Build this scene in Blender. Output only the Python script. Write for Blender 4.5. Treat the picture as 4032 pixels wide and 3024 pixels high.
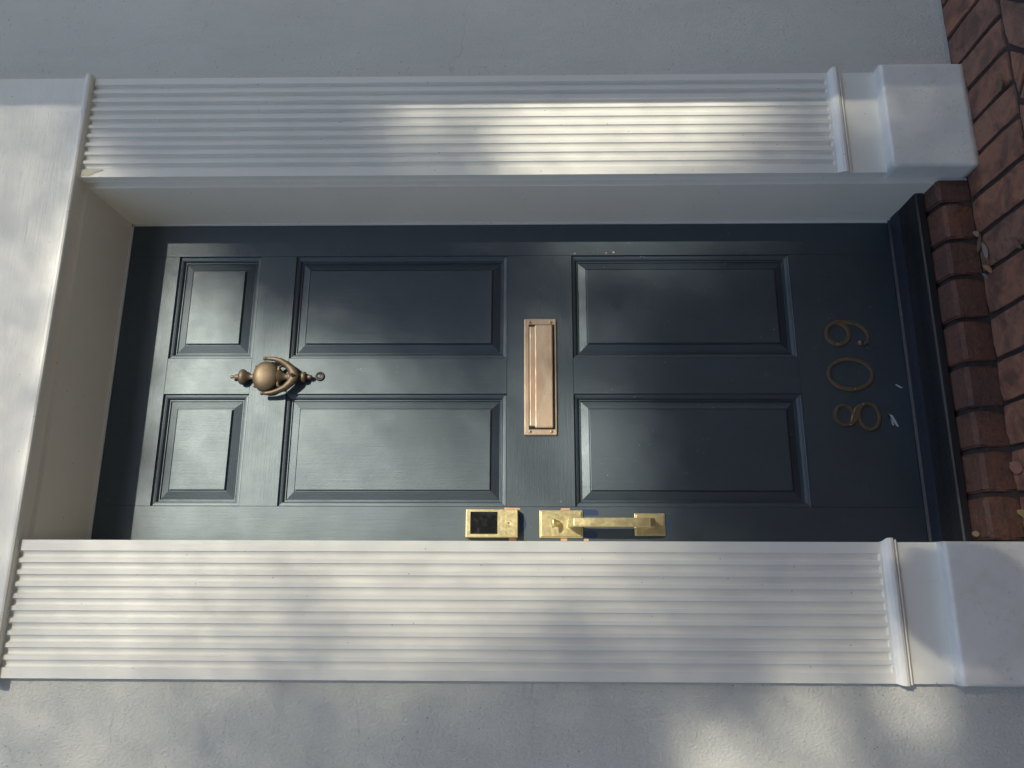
import bpy, bmesh, math, random
from mathutils import Vector, Matrix, noise
for o in list(bpy.data.objects): bpy.data.objects.remove(o, do_unlink=True)
scn = bpy.context.scene
col = scn.collection
random.seed(7)

# ---------------------------------------------------------------- camera
CAM = Vector((-0.1904, -1.9729, 0.9863)); RX, RY, RZ = 0.0186, 0.0009, -0.2544
def rot(a, b, c):
    return Matrix.Rotation(c, 3, 'Z') @ Matrix.Rotation(a, 3, 'X') @ Matrix.Rotation(b, 3, 'Y')
R3 = rot(RX, RY, RZ)
ex, ey, ez = R3.col[0], R3.col[1], R3.col[2]
camd = bpy.data.cameras.new('camera'); cam = bpy.data.objects.new('camera', camd); col.objects.link(cam)
m = Matrix.Identity(4)
for i, v in enumerate((-ez, ex, -ey)):          # the phone was held on its side: world up points to the picture's left
    for j in range(3): m[j][i] = v[j]
m.translation = CAM
cam.matrix_world = m
camd.sensor_width = 36; camd.lens = 3028/4032*36; camd.clip_start = .02; camd.clip_end = 500
scn.camera = cam

# ---------------------------------------------------------------- light
SUN = Vector((0.43, -1.0, 0.686)).normalized()    # towards the sun
elev = math.asin(SUN.z); az = math.atan2(SUN.x, SUN.y)
w = bpy.data.worlds.new('World'); scn.world = w; w.use_nodes = True
nt = w.node_tree; bg = nt.nodes['Background']
sky = nt.nodes.new('ShaderNodeTexSky'); sky.sky_type = 'NISHITA'; sky.sun_disc = False
sky.sun_elevation = elev; sky.sun_rotation = az; sky.dust_density = 1.0; sky.ozone_density = 1.0
nt.links.new(sky.outputs[0], bg.inputs[0]); bg.inputs[1].default_value = 0.15
sd = bpy.data.lights.new('sun', 'SUN'); sd.energy = 4.1; sd.angle = math.radians(0.55); sd.color = (1.0, 0.925, 0.77)
so = bpy.data.objects.new('sun', sd); col.objects.link(so); so.location = SUN*20
so.rotation_euler = (-SUN).to_track_quat('-Z', 'Y').to_euler()
vs = scn.view_settings; vs.view_transform = 'Standard'; vs.look = 'None'; vs.exposure = 0.56; vs.gamma = 1.0; vs.use_curve_mapping = False

# ---------------------------------------------------------------- helpers
def tag(o, label=None, cat=None, group=None, kind=None):
    if label: o['label'] = label
    if cat: o['category'] = cat
    if group: o['group'] = group
    if kind: o['kind'] = kind
    return o
def empty(name, loc, label=None, cat=None, group=None):
    o = bpy.data.objects.new(name, None); col.objects.link(o); o.location = loc; o.empty_display_size = .1
    return tag(o, label, cat, group)
def link(name, me, mats, parent=None, smooth=False):
    if not isinstance(mats, (list, tuple)): mats = [mats]
    for mm in mats: me.materials.append(mm)
    o = bpy.data.objects.new(name, me); col.objects.link(o)
    if parent:
        o.parent = parent
        root = Vector((0, 0, 0)); p = parent
        while p: root += p.location; p = p.parent
        o.location = -root
    if smooth:
        for f in me.polygons: f.use_smooth = True
    return o
class MB:
    def __init__(s): s.v = []; s.f = []; s.m = []; s.sm = []
    def add(s, vs_, fs, mi=0, smooth=False):
        b = len(s.v); s.v += [tuple(v) for v in vs_]
        for f in fs: s.f.append(tuple(b+i for i in f)); s.m.append(mi); s.sm.append(smooth)
    def box(s, x0, x1, y0, y1, z0, z1, mi=0):
        s.add([(x0,y0,z0),(x1,y0,z0),(x1,y1,z0),(x0,y1,z0),(x0,y0,z1),(x1,y0,z1),(x1,y1,z1),(x0,y1,z1)],
              [(0,3,2,1),(4,5,6,7),(0,1,5,4),(1,2,6,5),(2,3,7,6),(3,0,4,7)], mi)
    def bevbox(s, x0, x1, y0, y1, z0, z1, w=.002, seg=2, mi=0, jit=0):
        bm = bmesh.new(); bmesh.ops.create_cube(bm, size=1)
        for v in bm.verts:
            v.co = Vector((x0+(v.co.x+.5)*(x1-x0), y0+(v.co.y+.5)*(y1-y0), z0+(v.co.z+.5)*(z1-z0)))
            if jit: v.co += Vector([random.uniform(-jit, jit) for _ in range(3)])
        bmesh.ops.bevel(bm, geom=bm.edges[:], offset=w, segments=seg, affect='EDGES', profile=.5)
        s.frombm(bm, mi)
    def frombm(s, bm, mi=0, smooth=False):
        bmesh.ops.recalc_face_normals(bm, faces=bm.faces[:])
        bm.verts.index_update(); b = len(s.v); s.v += [tuple(v.co) for v in bm.verts]
        for f in bm.faces: s.f.append(tuple(b+v.index for v in f.verts)); s.m.append(mi); s.sm.append(smooth)
        bm.free()
    def sweep(s, pts, prof, mi=0, closed=True, caps=True, smooth=True):
        # pts: list of (pos, right, up, sr, su); prof: list of (a,b)
        n = len(prof); vs_ = []
        for p, r, u, sr, su in pts:
            for a, b in prof: vs_.append(p + r*(a*sr) + u*(b*su))
        fs = []
        k = n if closed else n-1
        for i in range(len(pts)-1):
            for j in range(k):
                j2 = (j+1) % n
                fs.append((i*n+j, i*n+j2, (i+1)*n+j2, (i+1)*n+j))
        if caps and closed:
            fs.append(tuple(range(n))[::-1]); fs.append(tuple((len(pts)-1)*n+j for j in range(n)))
        s.add(vs_, fs, mi, smooth)
    def lathe(s, origin, axis, side, rz, n=24, flat=1.0, mi=0, smooth=True):
        # rz: list of (radius, height along axis); flat scales the radius across 'side'
        ax = Vector(axis).normalized(); u = Vector(side).normalized(); v = ax.cross(u)
        o = Vector(origin); vs_ = []
        for r, h in rz:
            for k in range(n):
                t = 2*math.pi*k/n
                vs_.append(o + ax*h + u*(r*math.cos(t)*flat) + v*(r*math.sin(t)))
        fs = [(i*n+k, i*n+(k+1) % n, (i+1)*n+(k+1) % n, (i+1)*n+k) for i in range(len(rz)-1) for k in range(n)]
        fs.append(tuple(range(n))[::-1]); fs.append(tuple((len(rz)-1)*n+k for k in range(n)))
        s.add(vs_, fs, mi, smooth)
    def poly(s, pts, mi=0): s.add(pts, [tuple(range(len(pts)))], mi)
    def build(s, name, mats, parent=None, recalc=True, autos=False):
        me = bpy.data.meshes.new(name); me.from_pydata(s.v, [], s.f); me.update()
        for p, mi, sm in zip(me.polygons, s.m, s.sm): p.material_index = mi; p.use_smooth = sm
        if recalc:
            bm = bmesh.new(); bm.from_mesh(me); bmesh.ops.recalc_face_normals(bm, faces=bm.faces[:]); bm.to_mesh(me); bm.free()
        o = link(name, me, mats, parent)
        return o
CIRC = lambda n: [(math.cos(2*math.pi*k/n), math.sin(2*math.pi*k/n)) for k in range(n)]

# ---------------------------------------------------------------- materials
class NT:
    def __init__(s, name):
        s.m = bpy.data.materials.new(name); s.m.use_nodes = True; s.n = s.m.node_tree.nodes; s.l = s.m.node_tree.links
        s.b = s.n['Principled BSDF']; s.tc = s.n.new('ShaderNodeTexCoord')
    def map(s, scale=(1,1,1), rot=(0,0,0), src='Object'):
        k = s.n.new('ShaderNodeMapping'); k.inputs['Scale'].default_value = scale; k.inputs['Rotation'].default_value = rot
        s.l.new(s.tc.outputs[src], k.inputs[0]); return k.outputs[0]
    def noise(s, vec, scale, detail=4, rough=.55, dist=0):
        k = s.n.new('ShaderNodeTexNoise'); k.inputs['Scale'].default_value = scale; k.inputs['Detail'].default_value = detail
        k.inputs['Roughness'].default_value = rough; k.inputs['Distortion'].default_value = dist
        s.l.new(vec, k.inputs['Vector']); return k.outputs['Fac']
    def voro(s, vec, scale, feat='F1'):
        k = s.n.new('ShaderNodeTexVoronoi'); k.inputs['Scale'].default_value = scale; k.feature = feat
        s.l.new(vec, k.inputs['Vector']); return k.outputs['Distance']
    def ramp(s, fac, stops):
        k = s.n.new('ShaderNodeValToRGB'); e = k.color_ramp.elements
        while len(e) < len(stops): e.new(.5)
        for el, (p, c) in zip(e, stops): el.position = p; el.color = (c[0], c[1], c[2], 1) if isinstance(c, tuple) else (c, c, c, 1)
        s.l.new(fac, k.inputs[0]); return k.outputs[0]
    def mix(s, fac, a, b, mode='MIX'):
        k = s.n.new('ShaderNodeMix'); k.data_type = 'RGBA'; k.blend_type = mode
        for sock, val in ((k.inputs[0], fac), (k.inputs[6], a), (k.inputs[7], b)):
            if isinstance(val, (int, float)): sock.default_value = val
            elif isinstance(val, tuple): sock.default_value = (val[0], val[1], val[2], 1)
            else: s.l.new(val, sock)
        return k.outputs[2]
    def math(s, op, a, b):
        k = s.n.new('ShaderNodeMath'); k.operation = op
        for sock, val in ((k.inputs[0], a), (k.inputs[1], b)):
            if isinstance(val, (int, float)): sock.default_value = val
            else: s.l.new(val, sock)
        return k.outputs[0]
    def bump(s, h, strength=1.0, dist=.001, prev=None):
        k = s.n.new('ShaderNodeBump'); k.inputs['Strength'].default_value = strength; k.inputs['Distance'].default_value = dist
        s.l.new(h, k.inputs['Height'])
        if prev: s.l.new(prev, k.inputs['Normal'])
        return k.outputs[0]
    def set(s, **kw):
        for k, v in kw.items():
            sock = s.b.inputs[k.replace('_', ' ')]
            if isinstance(v, (int, float)): sock.default_value = v
            elif isinstance(v, tuple): sock.default_value = (v[0], v[1], v[2], 1)
            else: s.l.new(v, sock)
        return s.m

def mat_white(name, base=(.79,.785,.725), grain='Z', g=.5, rough=.42, worn=0):
    t = NT(name)
    sc = {'Z': (1,1,.06), 'X': (.06,1,1), 'N': (1,1,1)}[grain]
    v = t.map(sc); v0 = t.map()
    gr = t.noise(v, 170, 5, .6); sp = t.noise(v0, 900, 2); big = t.noise(v0, 3.5, 5, .6)
    c = t.mix(t.ramp(big, [(.35, 0.), (.7, 1.)]), base, tuple(x*.93 for x in base))
    dirt = t.ramp(t.noise(v0, 28, 6, .7), [(.66, 0.), (.74, 1.)])
    c = t.mix(t.math('MULTIPLY', dirt, .16), c, (.38,.35,.30))
    wear = t.math('MULTIPLY', t.ramp(t.noise(t.map(sc), 60, 7, .75, .6), [(.60, 0.), (.68, 1.)]), t.ramp(t.noise(v0, 4, 3), [(.48, 0.), (.62, 1.)]))
    c = t.mix(t.math('MULTIPLY', wear, .22), c, (.42,.37,.30))
    dots = t.ramp(t.voro(v0, 26), [(.035, 1.), (.05, 0.)])
    c = t.mix(t.math('MULTIPLY', dots, .55), c, (.16,.14,.12))
    if worn:
        ch = t.math('MULTIPLY', t.ramp(t.noise(v0, 95, 6, .7, .8), [(.57, 0.), (.61, 1.)]), t.ramp(t.noise(v0, 11, 4, .6), [(.50, 0.), (.60, 1.)]))
        c = t.mix(t.math('MULTIPLY', ch, .25), c, (.27,.25,.22))
        sm = t.ramp(t.noise(v0, 14, 6, .7), [(.45, 0.), (.75, 1.)]); c = t.mix(t.math('MULTIPLY', sm, .25), c, (.45,.43,.39))
    b1 = t.bump(gr, g, .0010); b2 = t.bump(sp, .25, .0006, b1); b3 = t.bump(t.noise(v0, 45, 3), .35, .0012, b2)
    return t.set(Base_Color=c, Roughness=rough, Normal=b3)
M_white_v = mat_white('white_paint_vertical_grain', grain='Z', g=.35)
M_white_h = mat_white('white_paint_horizontal_grain', grain='X', g=.9)
M_white_s = mat_white('white_paint_smooth', grain='N', g=.1, base=(.77,.765,.715))
M_worn = mat_white('white_paint_worn', base=(.76,.755,.71), grain='N', g=.15, worn=1)
M_jamb = mat_white('jamb_paint', grain='Z', g=.15, base=(.80,.765,.68), rough=.5)

def mat_stucco(name, base):
    t = NT(name); v0 = t.map(); v2 = t.map((1, 1, .6))
    a = t.noise(v2, 190, 5, .65); b = t.noise(v0, 420, 2, .5); big = t.noise(v0, 2.2, 4)
    pit = t.ramp(t.voro(v0, 95), [(.10, 0.), (.26, 1.)])
    grains = t.ramp(a, [(.30, 0.), (.75, 1.)])
    c = t.mix(t.ramp(big, [(.3, 0.), (.7, 1.)]), base, tuple(x*.9 for x in base))
    stain = t.ramp(t.noise(t.map((1, 1, .25)), 5, 6, .7), [(.50, 0.), (.72, 1.)])
    c = t.mix(t.math('MULTIPLY', stain, .22), c, (.40,.38,.33))
    vd = t.n.new('ShaderNodeTexVoronoi'); vd.feature = 'DISTANCE_TO_EDGE'; vd.inputs['Scale'].default_value = 1.7
    wv = t.n.new('ShaderNodeVectorMath'); wv.operation = 'ADD'; nn = t.n.new('ShaderNodeTexNoise'); nn.inputs['Scale'].default_value = 7; nn.inputs['Detail'].default_value = 6
    sc_ = t.n.new('ShaderNodeVectorMath'); sc_.operation = 'SCALE'; sc_.inputs['Scale'].default_value = .22
    t.l.new(v0, nn.inputs['Vector']); t.l.new(nn.outputs['Color'], sc_.inputs[0]); t.l.new(v0, wv.inputs[0]); t.l.new(sc_.outputs[0], wv.inputs[1]); t.l.new(wv.outputs[0], vd.inputs['Vector'])
    crack = t.math('MULTIPLY', t.ramp(vd.outputs['Distance'], [(.0, 1.), (.0022, 0.)]), t.ramp(t.noise(v0, 1.6, 2), [(.52, 0.), (.58, 1.)]))
    c = t.mix(t.math('MULTIPLY', crack, .22), c, (.18,.17,.16))
    holes = t.math('MULTIPLY', t.ramp(t.voro(v0, 60), [(.08, 1.), (.13, 0.)]), t.ramp(t.noise(v0, 5, 3), [(.44, 0.), (.58, 1.)]))
    c = t.mix(t.math('MULTIPLY', holes, .55), c, (.13,.12,.11))
    n1 = t.bump(grains, .7, .0028); n2 = t.bump(b, .4, .0010, n1); n3 = t.bump(pit, .12, .0008, n2)
    n4 = t.bump(t.noise(v0, 9, 3), .15, .008, n3)
    return t.set(Base_Color=c, Roughness=.62, Normal=n4)
M_stucco = mat_stucco('stucco', (.655,.660,.615))

def mat_door(name, grain):
    t = NT(name)
    sc = {'Z': (1,1,.05), 'X': (.05,1,1)}[grain]
    v = t.map(sc); v0 = t.map()
    gr = t.noise(v, 210, 6, .62, .3); fine = t.noise(v0, 520, 3, .6); big = t.noise(v0, 6, 4)
    c = t.mix(t.ramp(big, [(.3, 0.), (.7, 1.)]), (.0018,.009,.022), (.003,.013,.029))
    chips = t.math('MULTIPLY', t.ramp(t.voro(v0, 42), [(.045, 1.), (.075, 0.)]), t.ramp(t.noise(v0, 4, 3), [(.5, 0.), (.6, 1.)]))
    c = t.mix(t.math('MULTIPLY', chips, .5), c, (.28,.31,.34))
    smudge = t.noise(v0, 11, 5, .65)
    r = t.ramp(smudge, [(.3, .50), (.7, .60)])
    n1 = t.bump(gr, .42, .0009); n2 = t.bump(fine, .65, .0008, n1)
    return t.set(Base_Color=c, Roughness=r, Normal=n2, IOR=1.85, Specular_IOR_Level=.78, Specular_Tint=(.82,.95,1.0))
M_door_v = mat_door('navy_door_paint_vertical', 'Z'); M_door_h = mat_door('navy_door_paint_horizontal', 'X')

def mat_metal(name, c1, c2, r1, r2, scale=40, metal=1.0, bump=.2, streak=(1,1,1)):
    t = NT(name); v = t.map(streak); v0 = t.map()
    n = t.noise(v, scale, 6, .65, .5)
    c = t.mix(t.ramp(n, [(.35, 0.), (.65, 1.)]), c1, c2)
    r = t.ramp(t.noise(v0, scale*1.7, 4), [(.3, r1), (.7, r2)])
    b = t.bump(t.noise(v0, scale*6, 3), bump, .0006)
    return t.set(Base_Color=c, Roughness=r, Metallic=metal, Normal=b)
M_brass = mat_metal('worn_polished_brass', (.80,.68,.36), (.62,.54,.30), .34, .50, 70, .8, .06)
M_antique = mat_metal('antique_brass', (.105,.078,.056), (.155,.115,.07), .46, .58, 14, .6, .08)
M_copper = mat_metal('weathered_copper_brass', (.50,.36,.25), (.60,.49,.37), .46, .60, 34, .7, .2, (.35,1,1))
M_digit = mat_metal('dull_bronze', (.21,.17,.11), (.27,.22,.14), .4, .55, 30, .85)
M_pin = mat_metal('bright_brass_pin', (.9,.75,.45), (.8,.65,.4), .2, .3, 30)
M_dark = mat_metal('dark_hole', (.006,.006,.006), (.01,.01,.01), .5, .6, 30, 0)
M_rubber = mat_metal('black_aluminium', (.016,.018,.022), (.030,.032,.036), .35, .5, 50, .3, .3, (.05,1,1))
M_sill = mat_metal('dark_painted_saddle', (.012,.017,.028), (.022,.028,.040), .4, .55, 50, 0, .4, (.05,1,1))
def mat_glassblack():
    t = NT('smudged_black_glass'); v0 = t.map()
    c = t.mix(t.ramp(t.noise(v0, 70, 5, .7), [(.5, 0.), (.8, 1.)]), (.008,.009,.010), (.024,.027,.027))
    return t.set(Base_Color=c, Roughness=t.ramp(t.noise(v0, 70, 5), [(.4, .22), (.7, .34)]))
M_screen = mat_glassblack()
def mat_plain(name, c, rough=.6, metal=0.0):
    t = NT(name); v0 = t.map(); cc = t.mix(t.noise(v0, 60, 4), tuple(x*.8 for x in c), tuple(min(1, x*1.15) for x in c))
    return t.set(Base_Color=cc, Roughness=rough, Metallic=metal)
M_scuff = mat_plain('pale_scuff', (.40,.44,.50)); M_bare = mat_plain('bare_wood', (.62,.36,.22)); M_bluepaint = mat_plain('old_blue_paint', (.025,.050,.115), .45)
M_tape = mat_plain('old_masking_tape', (.62,.58,.42)); M_steel = mat_plain('lens_glass', (.06,.065,.07), .35, .2)
M_caulk = mat_plain('grey_caulk', (.30,.28,.25))
def mat_brick(name, tint=(1,1,1)):
    t = NT(name); v0 = t.map(); geo = t.n.new('ShaderNodeNewGeometry')
    rnd = geo.outputs['Random Per Island']
    c = t.ramp(rnd, [(0., (.125,.056,.038)), (.35, (.165,.070,.044)), (.65, (.115,.058,.044)), (1., (.20,.080,.046))])
    c = t.mix(1.0, c, tint, 'MULTIPLY')
    blot = t.ramp(t.noise(v0, 16, 6, .65, .6), [(.42, 0.), (.62, 1.)])
    c = t.mix(t.math('MULTIPLY', blot, .75), c, (.055,.030,.026))
    eff = t.ramp(t.noise(t.map((.6,1,1)), 24, 7, .75, 1.0), [(.60, 0.), (.70, 1.)])
    c = t.mix(t.math('MULTIPLY', eff, .45), c, (.22,.15,.12))
    spots = t.ramp(t.voro(v0, 34), [(.10, 1.), (.17, 0.)]); gate = t.ramp(t.noise(v0, 7, 3), [(.52, 0.), (.60, 1.)])
    c = t.mix(t.math('MULTIPLY', t.math('MULTIPLY', spots, gate), .7), c, (.035,.022,.020))
    c = t.mix(t.math('MULTIPLY', t.ramp(t.noise(v0, 130, 4, .7), [(.4, 0.), (.7, 1.)]), .35), c, (.19,.105,.075))
    n1 = t.bump(t.noise(v0, 60, 6, .65), .9, .006); n2 = t.bump(t.noise(v0, 320, 4, .7), .7, .0015, n1)
    return t.set(Base_Color=c, Roughness=.72, Normal=n2)
M_brick = mat_brick('paving_brick_lit_tint', (2.1,2.1,1.85)); M_brick_step = mat_brick('step_brick_shade_tint', (.80,.76,.74))  # porch tint raised and step tint lowered to stand in for their lighting
def mat_mortar():
    t = NT('mortar'); v0 = t.map()
    c = t.mix(t.noise(v0, 40, 5), (.022,.018,.018), (.055,.042,.038))
    return t.set(Base_Color=c, Roughness=.9, Normal=t.bump(t.noise(v0, 180, 5), .8, .003))
M_mortar = mat_mortar()
def mat_leaf(name, c1, c2, trans=.25):
    t = NT(name); geo = t.n.new('ShaderNodeNewGeometry')
    c = t.mix(geo.outputs['Random Per Island'], c1, c2)
    return t.set(Base_Color=c, Roughness=.5)
M_leaf = mat_leaf('green_leaf', (.030,.060,.016), (.065,.105,.030)); M_dry = mat_plain('dry_leaf', (.20,.14,.085)); M_bark = mat_plain('bark', (.09,.07,.055), .9)
M_ground = mat_plain('garden_ground', (.30,.27,.22), .9); M_pot = mat_plain('terracotta', (.35,.17,.10), .8)

# ---------------------------------------------------------------- setting: ground and paving
P = -.2085           # face of the pilasters
ZF = -.135           # porch paving
mb = MB(); mb.box(-60, 60, -90, 30, -.6, -.25); g = mb.build('ground', M_ground); tag(g, kind='structure')

def clip(poly, f):
    out = []
    for i in range(len(poly)):
        a, b = poly[i-1], poly[i]; fa, fb = f(a), f(b)
        if (fa >= 0) != (fb >= 0):
            t = fa/(fa-fb); out.append((a[0]+(b[0]-a[0])*t, a[1]+(b[1]-a[1])*t))
        if fb >= 0: out.append(b)
    return out
def brick_poly(mb_, poly, ztop, h, bev=.003):
    # a paver with a softened, slightly uneven top
    if len(poly) < 3: return
    area = sum(poly[i-1][0]*poly[i][1]-poly[i][0]*poly[i-1][1] for i in range(len(poly)))/2
    if abs(area) < 3e-4: return
    if area < 0: poly = poly[::-1]
    q_ = []
    for i in range(len(poly)):
        a_, b_ = Vector(poly[i]), Vector(poly[(i+1) % len(poly)]); k_ = max(1, int((b_-a_).length/.03))
        nn = Vector((-(b_-a_).y, (b_-a_).x)).normalized() if (b_-a_).length > 1e-6 else Vector((0, 0))
        for t_ in range(k_): q_.append(tuple(a_.lerp(b_, t_/k_)+nn*random.uniform(-.0012, .0018)))
    poly = q_
    bm = bmesh.new()
    zt = ztop+random.uniform(-.002, .002); tx, ty = random.uniform(-.012, .012), random.uniform(-.012, .012)
    cx = sum(p[0] for p in poly)/len(poly); cy = sum(p[1] for p in poly)/len(poly)
    lo = [bm.verts.new((p[0], p[1], ztop-h)) for p in poly]; hi = [bm.verts.new((p[0], p[1], zt+(p[0]-cx)*tx+(p[1]-cy)*ty)) for p in poly]
    top = bm.faces.new(hi); n = len(poly)
    for i in range(n): bm.faces.new((lo[i], lo[(i+1) % n], hi[(i+1) % n], hi[i]))
    bmesh.ops.bevel(bm, geom=[e for e in top.edges], offset=bev, segments=2, affect='EDGES', profile=.5)
    mb_.frombm(bm, 0, False)
mb = MB()
J = .0065
jx = [1.52, 1.42, 1.319, 1.217, 1.1176, 1.03, .9375, .85, .75, .65, .55, .44, .33, .222, .118, .012, -.092, -.20, -.305, -.41, -.515, -.62, -.725, -.83, -.935, -1.04]
for a, b in zip(jx[1:], jx[:-1]):
    y1 = -.192 if b < .86 else -.2
    brick_poly(mb, [(a+J+random.uniform(-.002,.002), -.405), (b-J, -.405+random.uniform(-.003,.003)), (b-J+random.uniform(-.002,.002), y1), (a+J, y1)], ZF, .06, .005)
# herringbone beyond the first course
s = .1; L = .2; ox, oy = 1.027, -.412; ca = math.cos(math.pi/4)
def rt(u, v): return (ox+(u-v)*ca, oy+(u+v)*ca)
for i in range(-40, 40):
    for j in range(-12, 12):
        for kind in (0, 1):
            # herringbone lattice in (u, v): shift (1,1) within a run, (2,-2) between runs
            u0 = (i+j*2)*s; v0 = (i-j*2)*s
            if kind == 0: q = (u0, v0, u0+L, v0+s)
            else: q = (u0-s, v0, u0, v0+L)
            c0 = rt((q[0]+q[2])/2, (q[1]+q[3])/2)
            if not (-1.6 < c0[0] < 1.7 and -2.6 < c0[1] < -.3): continue
            pl = [rt(q[0]+J, q[1]+J), rt(q[2]-J, q[1]+J), rt(q[2]-J, q[3]-J), rt(q[0]+J, q[3]-J)]
            pl = clip(pl, lambda p: -.419-p[1]); pl = clip(pl, lambda p: p[0]+1.4); pl = clip(pl, lambda p: 1.5-p[0]); pl = clip(pl, lambda p: p[1]+2.4)
            brick_poly(mb, pl, ZF, .06, .005)
mb.box(-1.45, 1.6, -2.45, -.05, -.24, ZF-.007, 1)
o = mb.build('porch_floor', [M_brick, M_mortar], recalc=False); tag(o, kind='structure')

# brick step under the threshold
mb = MB()
jt = [.86, .745, .643, .546, .435, .324, .2125, .1165, .0125, -.095, -.2]
for a, b in zip(jt[1:], jt[:-1]):
    x0 = max(a+J, -.1135); x1 = min(b-J, .812)
    if x1-x0 < .01: continue
    bm = bmesh.new(); dz = random.uniform(-.003, .003); dy = random.uniform(-.004, .004)
    prof = [(-.100, -.050), (-.181+dy, -.062+dz), (-.189+dy, -.070+dz), (-.188+dy, -.10), (-.184, ZF-.004), (-.100, ZF-.004)]
    vs0 = [bm.verts.new((x0+random.uniform(-.002,.002), y, z)) for y, z in prof]; vs1 = [bm.verts.new((x1+random.uniform(-.002,.002), y, z)) for y, z in prof]
    bm.faces.new(vs0); bm.faces.new(vs1[::-1])
    for k in range(6): bm.faces.new((vs0[k], vs1[k], vs1[(k+1) % 6], vs0[(k+1) % 6]))
    bmesh.ops.bevel(bm, geom=[e for e in bm.edges if abs(e.verts[0].co.x-e.verts[1].co.x) < .006], offset=.004, segments=2, affect='EDGES')
    mb.frombm(bm, 0)
mb.add([(-.1135, -.1, -.060), (.812, -.1, -.060), (.812, -.165, -.069), (-.1135, -.165, -.069), (.812, -.181, -.090), (-.1135, -.181, -.090), (.812, -.181, -.16), (-.1135, -.181, -.16)],
       [(0,1,2,3), (3,2,4,5), (5,4,6,7)], 1)
mb.box(-.1135, .812, -.112, -.098, -.060, -.0475, 1)
mb.box(-.1135, .812, -.17, .06, -.20, -.075, 1)
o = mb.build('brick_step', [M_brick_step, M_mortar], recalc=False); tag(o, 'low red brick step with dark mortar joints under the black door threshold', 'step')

# ---------------------------------------------------------------- walls
mb = MB()
WY = -.190
mb.box(-4, -.36, WY, .2, -.5, 5); mb.box(1.08, 3.2, WY, .2, ZF-.012, 5); mb.box(1.08, 3.2, WY+.03, .2, -.5, ZF-.012); mb.box(-.36, 1.08, WY, .2, 2.32, 5)
o = mb.build('house_wall', M_stucco); tag(o, 'pale grey stucco house front around the white door surround', 'wall')
mb = MB(); mb.lathe((1.696, -1.25, -.25), (0,0,1), (1,0,0), [(.26,0), (.26,.18), (.215,.20), (.215,.24), (.2,.26), (.2,4.9)], 64)
o = mb.build('porch_column', M_white_s)
tag(o, 'round white porch column standing to the right of the doorway, shading it', 'column')
# houses on the far side of the street (behind the camera): they close off the low sky
M_oppo = mat_plain('far_brick', (.10,.075,.062), .9); M_roof = mat_plain('slate', (.05,.05,.055), .8); M_win = mat_plain('window_glass', (.02,.025,.03), .1)
for i, (hx_, lab) in enumerate(((-19, 'dark brick house across the street, furthest to the left'), (0, 'dark brick house directly across the street from the navy door'), (19, 'dark brick house across the street, furthest to the right'))):
    h = empty('brick_house', (hx_, -22, -.25), lab, 'house', 'houses across the street')
    mb = MB(); mb.box(hx_-9, hx_+9, -30, -22, -.25, 12.4); mb.build('wall', M_oppo, h)
    mb = MB(); mb.add([(hx_-9.3,-21.6,12.4),(hx_+9.3,-21.6,12.4),(hx_+9.3,-30.4,12.4),(hx_-9.3,-30.4,12.4),(hx_-9.3,-26,15.0),(hx_+9.3,-26,15.0)], [(0,1,5,4),(2,3,4,5),(1,2,5),(3,0,4),(3,2,1,0)]); mb.build('roof', M_roof, h)
    for wx in (-6, -2, 2, 6):
        for wz in (1.2, 4.8, 8.4):
            mb = MB(); mb.box(hx_+wx-.6, hx_+wx+.6, -22.02, -21.98, wz, wz+1.9); mb.build('window', M_win, h)

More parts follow.
